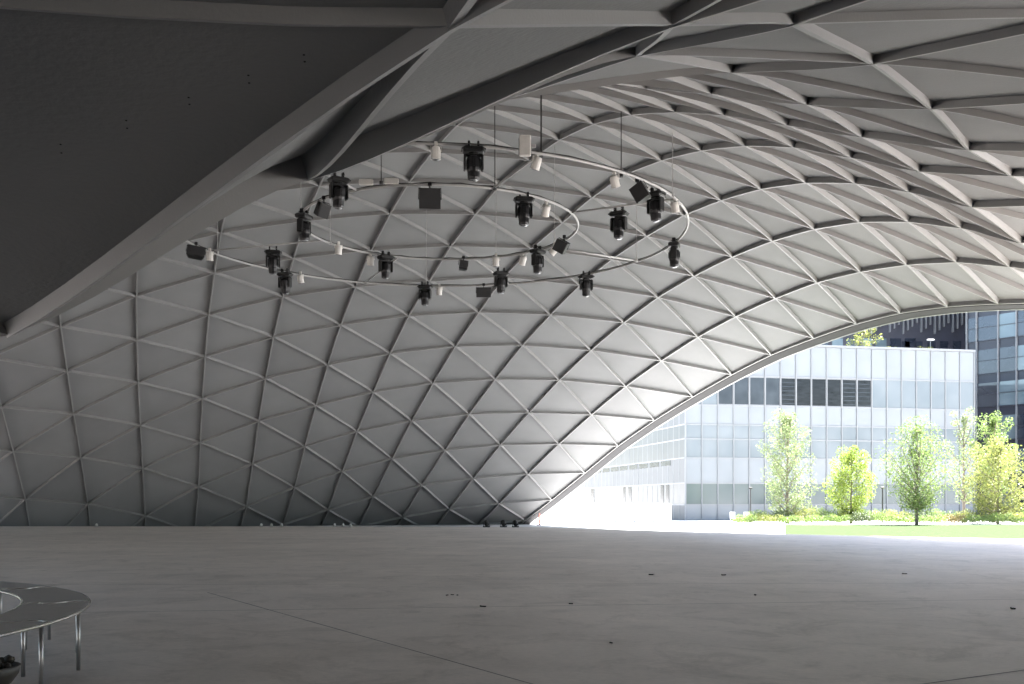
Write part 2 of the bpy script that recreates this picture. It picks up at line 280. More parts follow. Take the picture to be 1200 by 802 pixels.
# ------------------------------------------------------------------ ground
GZ = -0.35
mb = MB(); mb.add([(-900, -700, GZ), (900, -700, GZ), (900, 1800, GZ), (-900, 1800, GZ)], [(0, 1, 2, 3)])
tag(mb.build('ground', M['earth']), 'pale ground around the plaza', 'ground', kind='structure')
edge = [(-70, 60.5), (-12, 60.0), (0.97, 58.5), (4.47, 54.0), (8.1, 49.1), (11.8, 45.0), (15.7, 41.3), (19.1, 38.6), (22.8, 34.5), (27, 28), (34, 12), (38, -25), (-70, -25)]
def slab(name, poly, z0, z1, mat):
    mb = MB(); n = len(poly)
    vs = [(x, y, z1) for x, y in poly] + [(x, y, z0) for x, y in poly]
    fs = [tuple(reversed(range(n)))] + [(k, (k + 1) % n, n + (k + 1) % n, n + k) for k in range(n)]
    mb.add(vs, fs); o = mb.build(name, mat); tag(o, kind='structure'); return o
slab('plaza_floor', edge, GZ - 0.1, 0.0, M['floor'])
# pale curb strip that follows the slab's sunny edge
ce = edge[2:10]
cb = [(x + 0.42, y + 0.42) for x, y in ce]
slab('kerb', [(x + 0.01, y + 0.01) for x, y in ce] + cb[::-1], GZ, -0.06, M['conc'])
# paving outside on the left, lawn on the right
slab('pavement', [(0.5, 58.6), (4.9, 54.6), (8.6, 49.7), (12.0, 45.7), (24.0, 91.2), (24, 96), (-30, 99), (-30, 75)], GZ - 0.05, GZ + 0.03, M['pave'])
slab('lawn', [(12.15, 45.75), (16.2, 41.8), (19.6, 39.1), (21.5, 36.6), (46, 79), (20.9, 79)], GZ - 0.05, GZ + 0.05, M['lawn'])
slab('planting_bed', [(20.95, 79.1), (60, 79.1), (60, 92), (24.3, 91.1)], GZ - 0.05, GZ + 0.04, M['earth'])
# joints in the floor
def strip(p, q, wd, z=0.003):
    p = Vector((p[0], p[1], 0)); q = Vector((q[0], q[1], 0)); d = (q - p).normalized(); nrm = Vector((-d.y, d.x, 0)) * wd / 2
    n = 12; vs = []
    for k in range(n + 1):
        c = p.lerp(q, k / n); ww = 0.7 + 0.6 * random.random()
        vs += [tuple(c + nrm * ww + Vector((0, 0, z))), tuple(c - nrm * ww + Vector((0, 0, z)))]
    return vs, [(2 * k, 2 * k + 1, 2 * k + 3, 2 * k + 2) for k in range(n)]
jb = MB()
d1 = Vector((0.515, -0.857)); d2 = Vector((0.857, 0.515))
P0 = Vector((-2.2, 11.55))
def ln(c, d, a, b_, wd): jb.add(*strip(c + d * a, c + d * b_, wd))
ln(P0, d1, -4.6, 9, 0.020)
ln(Vector((3.11, 7.68)), d2, -3, 7, 0.018)
ln(Vector((-0.3, 13.35)), Vector((0.99, 0.14)), -5.2, 22, 0.022)
ln(Vector((-6, 17.0)), Vector((1, 0.02)), -14, 30, 0.02)
tag(jb.build('floor_joint', M['joint']), kind='structure')

# ------------------------------------------------------------------ the shell
NODE = {}
for i, j0, s in NODE_ROWS:
    for k, t in enumerate(s.split()):
        NODE[(i, j0 + k)] = Vector([float(c) for c in t.split(',')])
TRI = []
for (i, j) in NODE:
    for tri in (((i, j), (i, j + 1), (i + 1, j)), ((i + 1, j), (i, j + 1), (i + 1, j + 1))):
        if all(t in NODE for t in tri): TRI.append(tri)
NRM = {k: Vector((0, 0, 0)) for k in NODE}
for a, b_, c in TRI:
    n = (NODE[b_] - NODE[a]).cross(NODE[c] - NODE[a])
    if n.z < 0: n = -n
    for t in (a, b_, c): NRM[t] += n
for k in NRM:
    NRM[k] = NRM[k].normalized() if NRM[k].length > 0 else Vector((0, 0, 1))
for _ in range(2):
    acc = {k: NRM[k] * 2 for k in NRM}
    for (i, j) in NRM:
        for a, b_ in ((0, 1), (1, 0), (1, -1), (0, -1), (-1, 0), (-1, 1)):
            if (i + a, j + b_) in NRM: acc[(i, j)] = acc[(i, j)] + NRM[(i + a, j + b_)]
    NRM = {k: acc[k].normalized() for k in acc}
def depth(p):
    d = min(0.18, max(0.062, 0.062 + (p.y - 6) * 0.0045))
    return d + 0.11 * math.exp(-((p - NODE[(2, -13)]).length / 1.7) ** 2)
def thick(p): return min(0.062, max(0.036, 0.036 + (p.y - 6) * 0.0011))
BULGE = 0.5
def bez(p0, p1, n0, n1):
    BULGE = 0.25 if min(p0.y, p1.y) < 9 else 0.5
    q = NODE[(2, -13)]
    if min((p0 - q).length, (p1 - q).length) < 0.4: BULGE = 0.75
    return (p0, (2 * p0 + p1 - BULGE * (p1 - p0).dot(n0) * n0) / 3, (2 * p1 + p0 - BULGE * (p0 - p1).dot(n1) * n1) / 3, p1)
def bpt(B, t):
    u = 1 - t
    return B[0] * (u ** 3) + B[1] * (3 * u * u * t) + B[2] * (3 * u * t * t) + B[3] * (t ** 3)
def pn_patch(mb, tri, off, n):
    Pk = [NODE[t] + NRM[t] * off(NODE[t]) for t in tri]; Nk = [NRM[t] for t in tri]
    p1, p2, p3 = Pk; n1, n2, n3 = Nk
    e12 = bez(p1, p2, n1, n2); e23 = bez(p2, p3, n2, n3); e31 = bez(p3, p1, n3, n1)
    E = (e12[1] + e12[2] + e23[1] + e23[2] + e31[1] + e31[2]) / 6; V = (p1 + p2 + p3) / 3
    b111 = E + (E - V) / 2
    vs = []; id_ = {}
    for a in range(n + 1):
        for b_ in range(n + 1 - a):
            u = a / n; v = b_ / n; w_ = 1 - u - v
            # w_ -> p1, u -> p2, v -> p3
            p = p1 * w_ ** 3 + p2 * u ** 3 + p3 * v ** 3 + e12[1] * 3 * w_ * w_ * u + e12[2] * 3 * w_ * u * u + e23[1] * 3 * u * u * v + e23[2] * 3 * u * v * v + e31[1] * 3 * v * v * w_ + e31[2] * 3 * v * w_ * w_ + b111 * 6 * w_ * u * v
            id_[(a, b_)] = len(vs); vs.append(p)
    fs = []
    for a in range(n):
        for b_ in range(n - a):
            fs.append((id_[(a, b_)], id_[(a, b_ + 1)], id_[(a + 1, b_)]))
            if a + b_ < n - 1: fs.append((id_[(a + 1, b_)], id_[(a, b_ + 1)], id_[(a + 1, b_ + 1)]))
    mb.add(vs, fs)
shell = empty('shell_canopy', (0, 55, 0))
tag(shell, 'huge vaulted canopy of grey triangular panels and steel ribs over the plaza', 'canopy')
MI = Matrix.Translation((0, -55, 0))
def shell_build(mb, name, mat, smooth=False):
    mb.v = [(x, y - 55, z) for x, y, z in mb.v]
    return mb.build(name, mat, shell, smooth)
skin = MB(); outer = MB()
for tri in TRI:
    near = min(NODE[t].y for t in tri) < 22
    pn_patch(skin, tri, depth, 8 if near else 5)
    pn_patch(outer, tri, lambda p: depth(p) + 0.16, 3)
skin_v = list(skin.v); skin_f = list(skin.f)
shell_build(skin, 'roof_lining', M['panel'], True)
shell_build(outer, 'roof_cladding', M['outer'], True)

def rib(mb, chain, lift):
    n = 8
    for a, b_ in zip(chain[:-1], chain[1:]):
        B = bez(NODE[a], NODE[b_], NRM[a], NRM[b_])
        rows = []
        for k in range(n + 1):
            t = k / n; p = bpt(B, t); p2 = bpt(B, min(1, t + .01)); p1 = bpt(B, max(0, t - .01))
            tg = (p2 - p1).normalized(); nn = NRM[a].lerp(NRM[b_], t).normalized()
            side = tg.cross(nn).normalized(); nn = side.cross(tg).normalized()
            th = thick(p) / 2; top = depth(p) + 0.06
            rows.append([p + nn * lift - side * th, p + nn * lift + side * th, p + nn * top + side * th, p + nn * top - side * th])
        vs = [q for r in rows for q in r]
        fs = []
        for k in range(n):
            o = 4 * k
            fs += [(o, o + 1, o + 5, o + 4), (o + 1, o + 2, o + 6, o + 5), (o + 3, o, o + 4, o + 7)]
        fs += [(0, 3, 2, 1), (4 * n, 4 * n + 1, 4 * n + 2, 4 * n + 3)]
        mb.add(vs, fs)
def chains(keyf, stepf):
    lines = {}
    for nd in NODE: lines.setdefault(keyf(nd), []).append(nd)
    for k in sorted(lines):
        seq = sorted(lines[k], key=stepf); run = [seq[0]]
        for nd in seq[1:]:
            if stepf(nd) - stepf(run[-1]) == 1: run.append(nd)
            else:
                if len(run) > 1: yield run
                run = [nd]
        if len(run) > 1: yield run
for keyf, stepf, lift in ((lambda n: n[0], lambda n: n[1], 0.0), (lambda n: n[1], lambda n: n[0], 0.006), (lambda n: n[0] + n[1], lambda n: n[0], 0.012)):
    for ch in chains(keyf, stepf):
        if max(NODE[t].z for t in ch) < -0.3: continue
        mb = MB(); rib(mb, ch, lift); shell_build(mb, 'rib', M['rib'])
# edge beam of the big arch
ech = sorted([n for n in NODE if n[0] == 11], key=lambda n: n[1])
mb = MB(); rows = []
for a, b_ in zip(ech[:-1], ech[1:]):
    B = bez(NODE[a], NODE[b_], NRM[a], NRM[b_])
    for k in range(8 if b_ != ech[-1] else 9):
        t = k / 8; p = bpt(B, t); tg = (bpt(B, min(1, t + .01)) - bpt(B, max(0, t - .01))).normalized()
        nn = NRM[a].lerp(NRM[b_], t).normalized(); side = tg.cross(nn).normalized()
        if side.x < 0: side = -side
        nn = (nn - tg * nn.dot(tg)).normalized()
        i0 = 0.06; i1 = 0.62
        rows.append([p + side * i0 - nn * 0.02, p + side * i1 + nn * 0.05, p + side * i1 + nn * 0.36, p + side * i0 + nn * 0.56])
vs = [q for r in rows for q in r]; fs = []
for k in range(len(rows) - 1):
    for q in range(4):
        fs.append((4 * k + q, 4 * k + (q + 1) % 4, 4 * k + 4 + (q + 1) % 4, 4 * k + 4 + q))
fs += [(0, 3, 2, 1), tuple(4 * (len(rows) - 1) + q for q in range(4))]
mb.add(vs, fs); shell_build(mb, 'edge_beam', M['edge'])
tr = MB(); vs = []; fs = []  # pale strip standing in for sunlight along the beam's outer edge
for r in rows:
    o_ = (r[1] - r[0]).normalized(); u_ = (r[2] - r[1]).normalized()
    a_ = r[1] + o_ * .004
    vs += [a_ - u_ * .02, a_ + o_ * .09 - u_ * .02, a_ + o_ * .09 + u_ * .10, a_ + u_ * .10]
for k in range(len(rows) - 1):
    for q in range(4): fs.append((4 * k + q, 4 * k + (q + 1) % 4, 4 * k + 4 + (q + 1) % 4, 4 * k + 4 + q))
fs += [(0, 3, 2, 1), tuple(4 * (len(rows) - 1) + q for q in range(4))]
tr.add(vs, fs); shell_build(tr, 'sunlit_edge_line', M['alum'])

# small fixing holes in the nearest panel
from mathutils.bvhtree import BVHTree
sb = BVHTree.FromPolygons([Vector(p) for p in skin_v], skin_f)
for u, v in ((71, 169), (72, 179), (148, 141), (149, 150), (221, 114), (222, 122), (291, 88), (292, 97), (356, 64), (357, 72)):
    d = Vector(((u - 600) / 1210, 1, (590 - v) / 1210)).normalized()
    h = sb.ray_cast(Vector((0, 0, EYE)), d)
    if h[0] is None: continue
    nn = h[1] if h[1].z < 0 else -h[1]
    Mx = Matrix.Translation(h[0] + nn * .001) @ nn.to_track_quat('Z', 'Y').to_matrix().to_4x4()
    mb = MB(); mb.lathe([(.0042, 0), (.004, .002), (.002, .003)], 8, Mx); shell_build(mb, 'fixing', M['black'])

# height of the shell above a plan point (for the hanger rods)
from mathutils.bvhtree import BVHTree
bvh = BVHTree.FromPolygons([NODE[k] for k in NODE], [[list(NODE).index(t) for t in tri] for tri in TRI]) if False else None
_keys = list(NODE); _ix = {k: n for n, k in enumerate(_keys)}
bvh = BVHTree.FromPolygons([NODE[k] for k in _keys], [[_ix[t] for t in tri] for tri in TRI])
def shell_z(x, y):
    h = bvh.ray_cast(Vector((x, y, 3.0)), Vector((0, 0, 1)))
    return h[0].z if h[0] is not None else 12.0

# ------------------------------------------------------------------ lighting rig
RZ = 11.24
CO, RO = Vector((-3.02, 37.74)), 9.33
CI, RI = Vector((-2.57, 37.0)), 4.93
rig = empty('lighting_rig', (-3.0, 37.5, RZ))
tag(rig, 'suspended rig of two concentric steel pipe rings hanging under the canopy', 'lighting rig')
def circ(c, r, n=96): return [(c.x + r * math.cos(2 * math.pi * k / n), c.y + r * math.sin(2 * math.pi * k / n), RZ) for k in range(n)]
def rel(mb, o):
    l = o.location; mb.v = [(x - l.x, y - l.y, z - l.z) for x, y, z in mb.v]; return mb
mb = MB(); mb.tube(circ(CO, RO), 0.042, 8, True); rel(mb, rig).build('outer_ring', M['pipe'], rig, True)
mb = MB(); mb.tube(circ(CI, RI), 0.042, 8, True); rel(mb, rig).build('inner_ring', M['pipe'], rig, True)
mb = MB()
for cc, rr, fq in ((CO, RO, .393), (CI, RI, .524)):
    mb.tube([(x, y, z + 0.07 - .03 * abs(math.sin(k * fq / 1.0))) for k, (x, y, z) in enumerate(circ(cc, rr, 192))], 0.02, 6, True)
rel(mb, rig).build('power_cable', M['cable'], rig, True)
def hit(c, r, p, d):
    # where the ray p + t d meets the circle
    p = p - c; bq = p.dot(d); cq = p.dot(p) - r * r
    t = -bq + math.sqrt(max(0, bq * bq - cq)); return p + c + d * t
mid = Vector((-2.8, 37.4))
for ang in (161, 74, 31, -25, -66, -114, 113):
    d = Vector((math.cos(R(ang)), math.sin(R(ang)))); a = hit(CI, RI, mid, d); b_ = hit(CO, RO, mid, d)
    mb = MB(); mb.tube([(a.x, a.y, RZ + .003), (b_.x, b_.y, RZ + .003)], 0.034, 8); rel(mb, rig).build('spoke', M['pipe'], rig, True)
for (x, y) in ((0.83, 29.36), (3.30, 31.2), (-0.54, 32.46), (-4.04, 31.9), (-7.25, 35.45), (5.07, 42.03), (-11.62, 40.74), (-6.92, 39.3), (5.16, 33.2), (-0.64, 41.5), (-3.9, 47.0), (1.63, 39.6)):
    zt = shell_z(x, y) + 0.1
    mb = MB(); mb.tube([(x, y, RZ), (x, y, zt)], 0.016 if y > 30 else .026, 6); mb.lathe([(0.06, -0.05), (0.06, 0.05)], 8, Matrix.Translation((x, y, RZ)))
    rel(mb, rig).build('hanger_rod', M['pipe'] if y > 33 else M['cable'], rig)

# moving head stage light, hung from a pipe at its origin
def make_head(rz, tilt):
    t = empty('stage_light', (0, 0, 0), rz)
    for sx in (-0.13, 0.13):
        mb = MB(); mb.bevbox(sx - 0.03, sx + 0.03, -0.07, 0.07, -0.10, 0.075, 0.012)
        mb.tube([(sx, -0.12, -0.02), (sx, 0.12, -0.02)], 0.018, 6)
        mb.build('clamp', M['blackm'], t)
    mb = MB(); mb.bevbox(-0.29, 0.29, -0.20, 0.20, -0.25, -0.10, 0.035)
    for sx in (-0.30, 0.30):
        mb.tube([(sx, -0.13, -0.15), (sx * 1.07, -0.13, -0.17), (sx * 1.07, 0.13, -0.17), (sx, 0.13, -0.15)], 0.02, 6)
    mb.build('base', M['black'], t)
    mb = MB(); mb.lathe([(0.14, -0.30), (0.14, -0.25)], 12)
    mb.bevbox(-0.27, 0.27, -0.07, 0.07, -0.36, -0.28, 0.02)
    for sx in (-1, 1):
        mb.bevbox(min(sx * .215, sx * .275), max(sx * .215, sx * .275), -0.12, 0.12, -0.74, -0.30, 0.025)
    mb.build('yoke', M['black'], t)
    h = MB(); h.lathe([(0.12, 0.25), (0.18, 0.22), (0.205, 0.13), (0.205, -0.08), (0.19, -0.15), (0.175, -0.18), (0.165, -0.30), (0.17, -0.33), (0.15, -0.39), (0.12, -0.40)], 14)
    for k in range(6):
        a = 2 * math.pi * k / 6; h.box(-0.02, 0.02, 0.195, 0.22, -0.06, 0.16, Matrix.Rotation(a, 4, 'Z'))
    ho = h.build('lamp_head', M['blackm'], t); ho.location = (0, 0, -0.60); ho.rotation_euler = (tilt, 0, 0)
    l = MB(); l.lathe([(0.112, -0.385), (0.112, -0.41), (0.085, -0.425), (0.03, -0.432)], 14)
    l.build('lens', M['lens'], ho, True)
    return t
HEADS = [
 (-1.06, 28.45, 0.1, 0, 'largest and nearest black stage light, hanging left of the white box panel'),
 (-5.22, 31.11, 0.5, .1, 'black moving head stage light partly hidden by the dark near rib, above white lamps'),
 (-7.06, 35.03, 1.2, -.1, 'black moving head stage light at the left turn of the inner ring'),
 (-9.27, 40.06, 0.2, .1, 'black moving head stage light on the left bar joining both rings, beside its twin'),
 (-9.65, 43.88, -0.3, .15, 'black moving head stage light on the far left outer ring beside a white lamp'),
 (0.38, 33.09, 0.1, -.05, 'black moving head stage light under the right half of the near inner ring'),
 (-5.00, 40.88, 0.6, .05, 'black moving head stage light at the far left inner ring beside a white lamp'),
 (-3.91, 46.43, -0.2, 0, 'black moving head stage light lowest in the photo, on the far outer ring'),
 (-0.47, 43.72, 0.3, .05, 'black stage light on the short bright bar at the far side, beside the wide speaker'),
 (0.99, 39.93, 0.9, 0, 'black moving head stage light between a white lamp and a tilted speaker, right of centre'),
 (3.19, 44.37, 0.2, .1, 'black moving head stage light alone on the far right arc of the outer ring'),
 (3.59, 34.72, -0.5, -.05, 'black moving head stage light hanging alone inside the right loop of the outer ring'),
 (4.52, 32.55, -0.8, .08, 'black stage light beside the tilted speaker at the right bend of the outer ring'),
 (6.11, 38.89, 1.3, 0, 'black moving head stage light farthest right, at the end of the outer ring bend'),
]
for x, y, rz, tl, lab in HEADS:
    h = make_head(rz, tl); h.location = (x, y, RZ)
    tag(h, lab, 'stage light', 'moving head lights on the hanging rig')

# loudspeakers
def make_speaker(w_, h_, d_, yaw, pitch, roll):
    t = empty('loudspeaker', (0, 0, 0))
    Mx = Matrix.Translation((0, 0, -0.16)) @ Matrix.Rotation(yaw, 4, 'Z') @ Matrix.Rotation(pitch, 4, 'X') @ Matrix.Rotation(roll, 4, 'Y')
    mb = MB()
    # wedge cabinet: wider front than back
    vs = [Vector(p) for p in ((-w_ / 2, -d_ / 2, -h_), (w_ / 2, -d_ / 2, -h_), (w_ * .38, d_ / 2, -h_ * .93), (-w_ * .38, d_ / 2, -h_ * .93), (-w_ / 2, -d_ / 2, 0), (w_ / 2, -d_ / 2, 0), (w_ * .38, d_ / 2, 0), (-w_ * .38, d_ / 2, 0))]
    mb.add([Mx @ v for v in vs], [(3, 2, 1, 0), (4, 5, 6, 7), (0, 1, 5, 4), (1, 2, 6, 5), (2, 3, 7, 6), (3, 0, 4, 7)])
    mb.build('cabinet', M['black'], t)
    g = MB(); g.bevbox(-w_ / 2 + .02, w_ / 2 - .02, -d_ / 2 - .022, -d_ / 2 - .002, -h_ + .02, -.02, 0.006, Mx); g.build('grille', M['grill'], t)
    b_ = MB(); b_.tube([(0, 0, 0.06), (0, 0, -0.17)], 0.022, 6); b_.bevbox(-.06, .06, -.05, .05, -.05, .07, .01)
    b_.tube([Mx @ Vector((-w_ / 2 - .02, 0, -h_ * .5)), Mx @ Vector((-w_ / 2 - .02, 0, .03)), Mx @ Vector((w_ / 2 + .02, 0, .03)), Mx @ Vector((w_ / 2 + .02, 0, -h_ * .5))], 0.016, 6)
    b_.build('bracket', M['blackm'], t)
    return t
for x, y, a, lab in [
 (-2.55, 32.05, (.66, .62, .5, 0.08, .12, 0), 'big square black loudspeaker under the near side of the inner ring'),
 (-12.05, 39.4, (.66, .40, .45, .35, -.15, .12), 'flat black loudspeaker at the far left end of the outer ring'),
 (3.84, 31.7, (.46, .52, .4, -.5, .1, -.5), 'tilted black loudspeaker at the upper right of the outer ring'),
 (1.94, 38.39, (.46, .44, .4, -.4, .15, .55), 'tilted black loudspeaker below the right end of the inner ring'),
 (-1.28, 46.79, (.66, .42, .4, 0, .1, 0), 'wide black loudspeaker on the far outer ring, left of a stage light'),
 (-6.1, 33.5, (.40, .45, .36, .7, .45, .1), 'pointed black loudspeaker seen edge on near the dark rib'),
 (-1.95, 41.6, (.34, .36, .34, .2, -.1, .15), 'small black loudspeaker alone on the far side of the inner ring'),
]:
    s = make_speaker(*a); s.location = (x, y, RZ); tag(s, lab, 'loudspeaker', 'black loudspeakers on the hanging rig')

# small white lamps
def make_lamp(yaw, tilt):
    t = empty('spot_lamp', (0, 0, 0), yaw)
    b_ = MB(); b_.bevbox(-.05, .05, -.04, .04, -.06, .07, .01); b_.tube([(-.16, 0, -.22), (-.16, 0, -.08), (.16, 0, -.08), (.16, 0, -.22)], 0.018, 6); b_.build('bracket', M['white'], t)
    Mx = Matrix.Translation((0, 0, -.24)) @ Matrix.Rotation(tilt, 4, 'X')
    c = MB(); c.lathe([(.06, .17), (.12, .14), (.14, .05), (.14, -.17), (.15, -.18), (.15, -.21), (.125, -.21)], 12, Mx); co = c.build('housing', M['white'], t, False)
    l = MB(); l.lathe([(.122, -.205), (.10, -.225), (.04, -.235)], 12, Mx); l.build('lens', M['lens'], t, True)
    return t
for x, y, yaw, tl, lab in [
 (-2.10, 28.45, .1, .1, 'small white spot lamp left of the nearest stage light'),
 (0.70, 29.3, .8, .4, 'small pale spot lamp at the pipe joint right of the white box panel'),
 (-5.5, 32.6, .4, .5, 'small white spot lamp just below the stage light cut off by the dark rib'),
 (-5.63, 41.1, .2, .3, 'small white spot lamp on a bright rib, left of the far inner stage light'),
 (-9.1, 44.4, -.4, .3, 'small white spot lamp right of the far left stage light'),
 (-3.3, 46.9, .3, .3, 'small white spot lamp right of the lowest stage light'),
 (0.44, 41.02, .6, .5, 'small cream spot lamp left of the stage light right of centre'),
 (1.63, 39.4, 1.2, .8, 'small white spot lamp clamped just left of the tilted inner speaker'),
 (1.12, 34.03, .3, .6, 'small white spot lamp on the right bend of the near inner ring'),
 (3.07, 30.95, -.6, .5, 'small white spot lamp just left of the upper right tilted speaker'),
 (-0.64, 41.2, .1, .2, 'small white spot lamp at the far inner end of the short bright bar'),
 (-11.8, 40.3, .1, .2, 'small white spot lamp right of the far left flat speaker'),
 (-6.6, 39.3, .5, .2, 'small pale spot lamp where the left bar meets the inner ring'),
 (5.3, 33.6, -.5, .4, 'small pale spot lamp behind the right bend of the outer ring'),
]:
    l = make_lamp(yaw, tl); l.location = (x, y, RZ); l.scale = (.95, .95, .95); tag(l, lab, 'spot lamp', 'small white lamps on the hanging rig')
for x, y, lab in ((-4.55, 32.2, 'small white junction box on the near inner ring, left of a second one'), (-3.75, 32.1, 'small white junction box on the near inner ring, beside the big square speaker')):
    mb = MB(); mb.bevbox(-.22, .22, -.07, .07, .03, .20, .015); o = mb.build('junction_box', M['white'], None, False, (x, y, RZ)); tag(o, lab, 'junction box')
t = empty('control_box', (0.36, 28.62, RZ)); tag(t, 'upright white box panel hanging on the near outer ring', 'control box')
mb = MB(); mb.bevbox(-.16, .16, -.06, .06, -.28, .30, .02); mb.build('cover', M['white'], t)
mb = MB(); mb.bevbox(-.18, .18, .062, .10, -.24, .26, .01); mb.build('backplate', M['alum'], t)
mb = MB(); mb.bevbox(.17, .30, -.03, .03, -.05, .05, .01); mb.build('bracket', M['pipe'], t)

# ------------------------------------------------------------------ curved steel bench
bench = empty('ring_bench', (-8.0, 6.93, 0)); tag(bench, 'curved stainless steel ring bench on thin round legs at lower left', 'bench')
RB0, RB1, HB = 4.26, 4.78, .515
mb = MB(); n = 150; a0, a1 = R(-62), R(165)
prof = [(RB0 + .012, HB - .028), (RB0, HB - .016), (RB0, HB - .004), (RB0 + .006, HB), (RB1 - .006, HB), (RB1, HB - .004), (RB1, HB - .016), (RB1 - .012, HB - .028)]
vs = []; fs = []
for k in range(n + 1):
    a = a0 + (a1 - a0) * k / n
    for r, z in prof: vs.append((r * math.cos(a), r * math.sin(a), z))
q = len(prof)
for k in range(n):
    for e in range(q): fs.append((k * q + e, k * q + (e + 1) % q, (k + 1) * q + (e + 1) % q, (k + 1) * q + e))
fs += [tuple(reversed(range(q))), tuple(n * q + e for e in range(q))]
mb.add(vs, fs); mb.build('bench_top', M['steel'], bench)
mb = MB()
for r in (RB0 - .004, RB1 + .004):
    mb.tube([(r * math.cos(a0 + (a1 - a0) * k / n), r * math.sin(a0 + (a1 - a0) * k / n), HB - .013) for k in range(n + 1)], 0.011, 6)
mb.build('rim', M['steelrim'], bench, True)
mb = MB()
for ang in (21, 43, 66, 92, 3, -20):
    a = R(ang); pts = []
    for k in range(9):
        r = RB0 + (RB1 - RB0) * k / 8; aa = a + 0.012 * math.sin(k * 1.3) + .01 * k / 8
        pts.append((r * math.cos(aa), r * math.sin(aa), HB + .0005))
    mb.tube(pts, 0.0045, 6)
mb.build('seam', M['steelrim'], bench, True)
for r, angs in ((RB1 - .06, [3.4 + 13.2 * k for k in range(-4, 12)]), (RB0 + .09, [14 + 21.5 * k for k in range(-3, 7)])):
    for ang in angs:
        a = R(ang); p = (r * math.cos(a), r * math.sin(a))
        mb = MB(); mb.lathe([(.016, 0.0), (.016, HB - .03)], 12, Matrix.Translation((p[0], p[1], 0))); 
        mb.build('leg', M['legsteel'], bench, True)
# round bowl below the bench
bowl = empty('planter_bowl', (-3.86, 7.46, 0)); tag(bowl, 'round bowl filled with dark lumps, cut off at the lower left corner', 'bowl')
mb = MB(); mb.lathe([(.16, 0), (.22, .03), (.27, .10), (.285, .16), (.27, .165), (.255, .10), (.20, .06)], 24, caps=False); mb.lathe([(.2, .06), (.0, .06)], 24, caps=False); mb.build('bowl', M['bowl'], bowl, True)
mb = MB()
for k in range(60):
    a = random.random() * 6.283; r = .24 * math.sqrt(random.random()); s = random.uniform(.028, .05)
    Mx = Matrix.Translation((r * math.cos(a), r * math.sin(a), .13 + random.random() * .07)) @ Matrix.Rotation(random.random() * 3, 4, 'X') @ Matrix.Rotation(random.random() * 3, 4, 'Z') @ Matrix.Diagonal((s, s * .8, s * .6, 1))
    mb.lathe([(.3, -.95), (.8, -.6), (1, 0), (.75, .65), (.25, .97)], 7, Mx)
mb.build('pebbles', M['stone'], bowl, True)

# ------------------------------------------------------------------ litter on the floor
def leaf(x, y, s, rz, lab, name='dry_leaf', grp=None):
    mb = MB(); n = 7; vs = []; fs = []
    for k in range(n + 1):
        t = k / n; wd = math.sin(math.pi * min(1, t * .97 + .03)) * .33 * (1 - .35 * t); curl = .22 * (t - .5) ** 2 + .02
        for sx in (-1, 0, 1): vs.append(((t - .5) * s, sx * wd * s, (curl + (.12 * abs(sx))) * s))
    for k in range(n):
        for e in range(2): fs.append((3 * k + e, 3 * k + 3 + e, 3 * k + 4 + e, 3 * k + 1 + e))
    mb.add(vs, fs); m0 = len(mb.v)
    mb.v += [(p[0], p[1], p[2] - .006) for p in mb.v[:m0]]; mb.f += [tuple(m0 + c for c in reversed(f)) for f in mb.f[:]]; mb.mi += [0] * (len(mb.f) - len(mb.mi))
    o = mb.build(name, M['dryleaf'], None, False, (x, y, .002)); o.rotation_euler = (0, 0, rz); tag(o, lab, 'dry leaf', grp or 'dry leaves on the floor')
def gp(u, v, z=0): y = 1210 * (EYE - z) / (v - 590); return (u - 600) / 1210 * y, y
for u, v, s, lab in [(524, 698, .075, 'dark dry leaf, left end of the little row mid floor'), (530, 697.5, .07, 'dark dry leaf, middle of the little row mid floor'), (536, 698, .075, 'dark dry leaf, right end of the little row mid floor'),
 (566, 711.5, .12, 'larger curled brown leaf right of and nearer than the little row'), (763, 674, .12, 'tiny dark leaf far out on the floor, right of centre'), (848, 674.5, .12, 'tiny dark leaf far out below the tall narrow tree'),
 (885, 698, .10, 'tiny dark leaf right of centre just beyond the long floor joint'), (1060, 673, .12, 'tiny dark leaf far out below the vase shaped tree'), (1187, 714, .12, 'dark leaf near the right frame edge below the joint'),
 (716, 754, .06, 'tiny dark leaf alone on the near floor, right of centre'), (669, 708, .07, 'tiny dark leaf lying on the long floor joint')]:
    x, y = gp(u, v); leaf(x, y, s * .8, random.random() * 6, lab)

# small fittings along the far floor edge
def floor_light(x, y, s, mat, lab, grp, yaw=0.0):
    t = empty('floor_light', (x, y, 0), yaw); tag(t, lab, 'floor light', grp)
    mb = MB(); mb.bevbox(-.16 * s, .16 * s, -.10 * s, .10 * s, 0.001, .06 * s, .012 * s); mb.build('base', mat, t)
    Mx = Matrix.Translation((0, 0, .20 * s)) @ Matrix.Rotation(R(-55), 4, 'X')
    mb = MB(); mb.lathe([(.07 * s, -.14 * s), (.12 * s, -.10 * s), (.13 * s, .12 * s), (.11 * s, .13 * s)], 10, Mx); mb.tube([(-.15 * s, 0, .05 * s), (-.15 * s, 0, .2 * s)], .015 * s, 5); mb.tube([(.15 * s, 0, .05 * s), (.15 * s, 0, .2 * s)], .015 * s, 5); mb.build('lamp_head', mat, t)
for u, lab in ((570, 'dark floor light farthest from the arch foot'), (590, 'dark floor light at the foot of the last bright rib'), (604, 'dark floor light closest to the arch foot')):
    floor_light((u - 600) / 1210 * 57.6, 57.6, 1.1, M['black'], lab, 'dark floor lights by the arch foot', .4)
for u in (113, 306, 318, 330, 392, 402, 411):
    floor_light((u - 600) / 1210 * 58.5, 58.5, .55, M['white'], 'small white floor light along the far base of the canopy', 'white floor lights along the canopy base')

